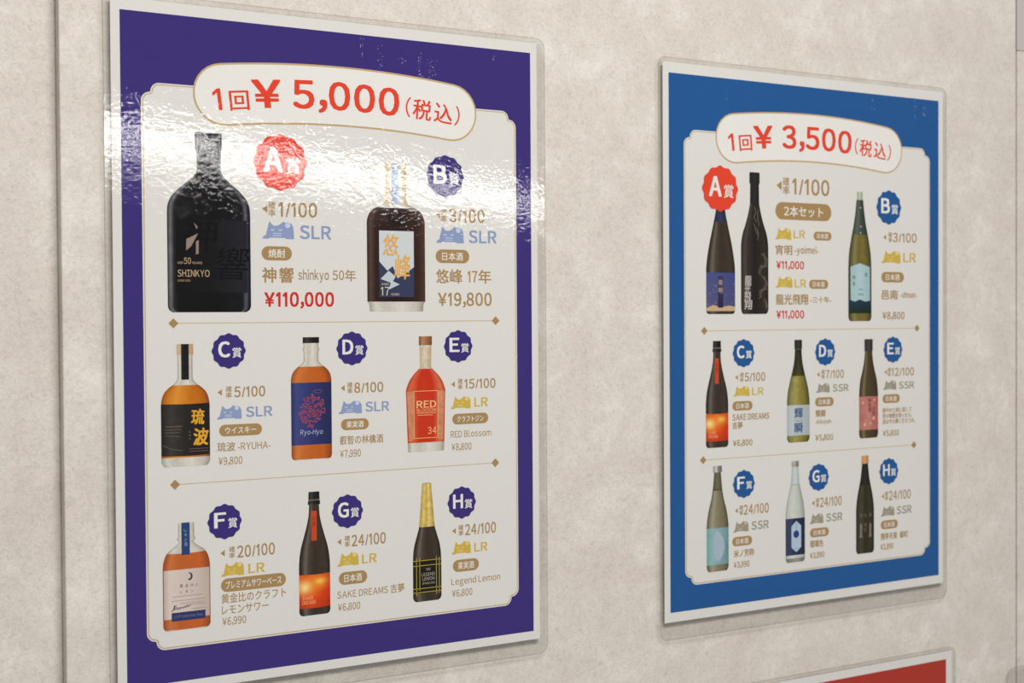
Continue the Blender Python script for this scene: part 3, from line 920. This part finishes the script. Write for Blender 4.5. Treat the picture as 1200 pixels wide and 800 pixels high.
def purple_poster():
    r = thing('price_poster', 0, 0, 'laminated prize poster with purple border, 5,000 yen banner and eight liquor bottles', 'poster', 'laminated prize posters on the wall')
    pg = Page(r)
    laminate(pg, -4.7, -3.8, 304.0, 431.0)
    sheet(pg, PURPLE, (5.6, 7.3, 291.8, 414.0))
    panel(pg, 17.8, 49.3, 279.6, 393.6)
    banner(pg, '5,000', 114.5, 189.8)
    divider(pg, 194.7, 36.1, 262.4)
    divider(pg, 293.2, 36.0, 261.4)
    bottles_purple(pg)
    badge(pg, 105.9, 93.4, 18.0, 'A', RED)
    badge(pg, 223.7, 96.7, 14.4, 'B', PURPLE)
    for x, y, l in ((70.8, 212.1, 'C'), (154.1, 212, 'D'), (232.8, 211.9, 'E'), (67, 318.2, 'F'), (149.9, 318.2, 'G'), (234.7, 318.8, 'H')):
        badge(pg, x, y, 11.0, l, PURPLE)
    # first row
    odds(pg, 95.3, 123.0, 100.0, 104.5, 130.6, '1/100', 9.0)
    odds(pg, 217.8, 123.0, 222.5, 226.6, 254.2, '3/100', 8.8)
    rank(pg, 93.4, 114.7, 130.3, 141.8, 118.5, 140.2, 133.0, 141.2, 'SLR')
    rank(pg, 216.5, 237.8, 130.3, 141.8, 241.6, 263.7, 133.0, 141.2, 'SLR')
    pill(pg, 92.9, 113.1, 146.5, 155.4, '焼酎', .56)
    pill(pg, 216.1, 241.9, 146.2, 155.4, DRINKS, .62)
    text_obj(pg, 'product_name', [('神', 93.0, 102.6, 169.4, 160.0, .022), ('響', 104.4, 114.2, 169.4, 160.0, .022), ('shinkyo', 117.2, 138.4, 167.4, 161.4, .016), ('50', 141.0, 149.0, 167.4, 161.4, .016), ('年', 149.6, 157.4, 168.2, 160.8, .014)], GOLD, 5)
    text_obj(pg, 'product_name', [('悠', 216.3, 226.0, 169.0, 159.6, .018), ('峰', 226.8, 236.6, 169.0, 159.6, .018), ('17', 240.6, 248.2, 168.2, 160.6, .02), ('年', 249.0, 259.1, 169.0, 159.8, .018)], GOLD, 5)
    text_obj(pg, 'price_text', [('¥110,000', 94.4, 141.8, 184.5, 175.7, .034)], PRED, 5)
    text_obj(pg, 'price_text', [('¥19,800', 217.6, 259.4, 184.3, 175.6, .022)], GOLD, 5)
    # second row: x tip, x kaku, odds x0 x1, icon, rank text, pill, name, price
    rows = [(237.8, 6.4, (245.8, 254.6), (247.5, 253.6), (258.0, 265.3), 274.6, 282.9,
             [(64.8, 70.6, 74.1, 94.4, '5/100', 62.7, 78.8, 81.5, 99.0, 'SLR', 64.1, 92.0, 'ウイスキー', .72, [('琉波', 62.8, 74.4, .014, 0), ('-RYUHA-', 76.2, 97.6, .010, 0)], 63.5, 78.9, '¥9,800'),
              (147.4, 152.4, 155.5, 176.4, '8/100', 144.2, 160.9, 163.3, 180.6, 'SLR', 145.9, 165.7, '果実酒', .62, [('叡智の林檎酒', 144.9, 176.0, .014, 0)], 145.1, 159.8, '¥7,990'),
              (228.7, 234.2, 237.6, 262.0, '15/100', 226.7, 242.3, 245.1, 255.8, 'LR', 227.9, 256.0, 'クラフトジン', .74, [('RED Blossom', 226.6, 258.2, .010, 0)], 227.1, 242.7, '¥8,800')]),
            (337.9, 7.2, (345.0, 354.0), (347.6, 353.4), (357.9, 366.2), 375.2, 383.0,
             [(65.6, 71.6, 75.0, 99.8, '20/100', 64.4, 79.4, 82.1, 92.9, 'LR', 64.3, 107.0, 'プレミアムサワーベース', .86, None, 64.9, 80.3, '¥6,990'),
              (144.0, 149.6, 152.7, 177.3, '24/100', 142.3, 157.7, 159.9, 170.7, 'LR', 143.4, 163.6, DRINKS, .62, [('SAKE DREAMS', 142.2, 178.6, .010, 0), ('吉夢', 180.4, 190.7, .016, 0)], 142.6, 158.4, '¥6,800'),
              (228.6, 233.9, 237.2, 261.6, '24/100', 226.5, 241.6, 244.2, 254.7, 'LR', 227.5, 247.8, '果実酒', .62, [('Legend Lemon', 226.3, 264.7, .010, 0)], 226.7, 242.5, '¥6,800')])]
    for yo, ho, yi, yr, yp, yn, ypr, items in rows:
        for xt, xk, o0, o1, od, i0, i1, r0, r1, rk, p0, p1, pt, fill, name, m0, m1, price in items:
            odds(pg, xt, yo, xk, o0, o1, od, ho, .8)
            if name is None:
                rank(pg, i0, i1, 343.8, 352.6, r0, r1, 346.2, 352.0, rk)
                pill(pg, p0, p1, 353.9, 362.4, pt, fill)
                text_obj(pg, 'product_name', [('黄金比のクラフト', 64.5, 106.9, 369.4, 363.4, .012), ('レモンサワー', 64.7, 95.2, 376.4, 370.4, .012)], GOLD, 5)
            else:
                rank(pg, i0, i1, yi[0], yi[1], r0, r1, yr[0], yr[1], rk)
                pill(pg, p0, p1, yp[0], yp[1], pt, fill)
                text_obj(pg, 'product_name', [(s, a, b, yn - (0 if is_cjk(s) else .5), yn - (5.7 if is_cjk(s) else 4.9), bd) for s, a, b, bd, _ in name], GOLD, 5)
            text_obj(pg, 'price_text', [(price, m0, m1, ypr, ypr - 4.7, .014)], GOLD, 5)
    bubbles(pg, [(163, 15, 10, .8, 6), (176, 20, 14, .8, 8), (193, 22, 10, 1.6, 4), (205, 24, 26, 1.0, 9), (214, 26, 26, 2.0, 8), (262, 14, 4, 1, 2)], 3)
    return r


def blue_poster():
    r = thing('price_poster', 406.82, 2.65, 'laminated prize poster with blue border, 3,500 yen banner and nine slim bottles', 'poster', 'laminated prize posters on the wall', .0009)
    pg = Page(r)
    laminate(pg, -4.4, -3.6, 301.4, 433.4)
    sheet(pg, BLUE, (5.4, 8.0, 291.6, 412.8))
    panel(pg, 19.4, 49.3, 281.0, 394.0)
    banner(pg, '3,500', 116.5, 190.9)
    divider(pg, 201.2, 38.3, 265.6)
    divider(pg, 299.6, 36.8, 261.8)
    bottles_blue(pg)
    badge(pg, 54.0, 92.5, 17.6, 'A', RED)
    badge(pg, 232.7, 100.6, 14.2, 'B', BLUE)
    for x, y, l in ((76.7, 218.8, 'C'), (161.5, 219.4, 'D'), (237.3, 218.8, 'E'), (76.6, 320.3, 'F'), (154.2, 320.1, 'G'), (232.4, 320, 'H')):
        badge(pg, x, y, 10.9, l, BLUE)
    odds(pg, 113.4, 87.6, 120.5, 127.0, 166.4, '1/100', 12.2, 1.45)
    pill(pg, 109.4, 168.5, 100.5, 114.2, '2本セット', .70)
    rank(pg, 109.1, 125.9, 120.4, 130.0, 128.1, 140.4, 122.4, 128.5, 'LR')
    pill(pg, 149.4, 168.7, 122.8, 129.8, DRINKS, .62)
    text_obj(pg, 'product_name', [('宵明', 109.4, 126.8, 142.0, 134.4, .026), ('-yoimei-', 129.2, 154.8, 140.6, 135.2, .026)], GOLD, 5)
    text_obj(pg, 'price_text', [('¥11,000', 110.2, 139.1, 153.0, 147.0, .03)], PRED, 5)
    rank(pg, 109.4, 127.0, 158.6, 168.0, 129.2, 141.4, 161.4, 167.5, 'LR')
    pill(pg, 144.5, 164.9, 161.4, 168.6, DRINKS, .62)
    text_obj(pg, 'product_name', [('龍光飛翔', 109.6, 143.4, 181.2, 173.0, .026), ('-三十年-', 145.6, 168.3, 179.8, 175.0, .026)], GOLD, 5)
    text_obj(pg, 'price_text', [('¥11,000', 110.2, 139.1, 192.1, 186.0, .03)], PRED, 5)
    odds(pg, 228.2, 125.4, 234.4, 237.5, 265.2, '3/100', 7.4, .9)
    rank(pg, 224.2, 246.4, 136.0, 146.9, 249.4, 264.4, 138.2, 145.6, 'LR')
    pill(pg, 224.2, 250.2, 154.2, 162.8, DRINKS, .62)
    text_obj(pg, 'product_name', [('邑南', 224.6, 243.3, 176.9, 169.2, .026), ('-ohnan-', 246, 265.4, 175.6, 170.8, .026)], GOLD, 5)
    text_obj(pg, 'price_text', [('¥8,800', 225.3, 250.8, 193.3, 187.5, .03)], GOLD, 5)
    rows = [(237.5, 6.5, (244.0, 252.2), (246.0, 251.6), (256.0, 263.2), 290.6,
             [(69.8, 74.9, 77.8, 98.6, '5/100', 66.4, 82.7, 85.1, 97.0, 'LR', 65.5, 85.6, [('SAKE DREAMS', 65.5, 102.4, 270.6, 266, .03), ('吉夢', 65.5, 75.6, 277.2, 272, .03)], 65.9, 85.4, '¥6,800'),
              (154.2, 159.3, 162.2, 182.0, '7/100', 151.7, 166.5, 169.6, 187.0, 'SSR', 150.7, 170.7, [('輝瞬', 151.1, 161.8, 271.8, 266, .03), ('-kisyun-', 151.1, 169.2, 277.0, 273.6, .03)], 150.9, 170.0, '¥5,800'),
              (229.0, 233.2, 235.8, 262.0, '12/100', 226.0, 241.3, 244.2, 262.2, 'SSR', 225.4, 245.3, [('南中の土地に恋して', 225.4, 259.2, 271.2, 267.2, .03), ('君の物語を知ったら、', 225.4, 259.8, 275.9, 271.9, .03), ('恋は今も輝くだろうか。', 225.4, 263.2, 280.6, 276.6, .03)], 225.7, 244.2, '¥5,800')]),
            (340.6, 7.4, (348.8, 357.4), (350.4, 356.6), (361.0, 368.2), 385.0,
             [(69.3, 74.0, 76.5, 101.8, '24/100', 65.9, 81.3, 84.2, 101.8, 'SSR', 65.0, 84.8, [('米ノ芳粋', 66.4, 87.0, 376.8, 371.2, .03)], 66.4, 82.0, '¥3,990'),
              (148.4, 153.0, 155.8, 179.3, '24/100', 144.5, 159.3, 162.4, 180.1, 'SSR', 144.9, 165.2, [('瑠璃色', 144.8, 159.2, 376.2, 370.6, .03)], 144.8, 160.4, '¥3,990'),
              (225.6, 229.8, 232.7, 258.0, '24/100', 223.2, 239.0, 241.6, 259.0, 'SSR', 223.2, 242.8, [('翔亭天禄', 223.2, 242.0, 377, 371.4, .03), ('雄町', 245, 254.9, 377, 371.4, .03)], 222.9, 237.6, '¥2,990')])]
    for yo, ho, yi, yr, yp, ypr, items in rows:
        for xt, xk, o0, o1, od, i0, i1, r0, r1, rk, p0, p1, name, m0, m1, price in items:
            odds(pg, xt, yo, xk, o0, o1, od, ho, .8)
            rank(pg, i0, i1, yi[0], yi[1], r0, r1, yr[0], yr[1], rk)
            pill(pg, p0, p1, yp[0], yp[1], DRINKS, .62)
            text_obj(pg, 'product_name', name, GOLD, 5)
            text_obj(pg, 'price_text', [(price, m0, m1, ypr, ypr - 4.6, .03)], GOLD, 5)
    bubbles(pg, [(214, 16, 10, .8, 5), (263, 18, 22, .8, 9), (274, 18, 18, 1.2, 5), (60, 24, 4, .6, 2)], 5)
    return r


def red_poster():
    r = thing('price_poster', 417.6, 482.6, 'laminated poster with red border, only its upper right corner in view below the blue poster', 'poster', 'laminated prize posters on the wall')
    pg = Page(r)
    laminate(pg, -4.4, -3.6, 301.4, 431.0)
    sheet(pg, ink(176, 56, 42), (5.4, 6.6, 289.8, 413.0))
    panel(pg, 18, 49.3, 279.6, 393.6)
    o = pg.poly('price_banner', capsule(19.4), GOLDL, 5)
    pg.poly('banner_field', capsule(18.2), WHITE, 6, o)
    return r


def corner_notice():
    r = thing('laminated_notice', 812.0, 534.0, 'clear rounded corner of a laminated notice, beside the red poster at the right panel joint', 'notice')
    pg = Page(r)
    laminate(pg, -27.5, -25.7, 309.0, 432.0, 9.0)
    sheet(pg, ink(150, 152, 156), (5.4, 6.6, 289.8, 413.0))
    return r


purple_poster()
blue_poster()
red_poster()
corner_notice()
bpy.data.objects.remove(_to)
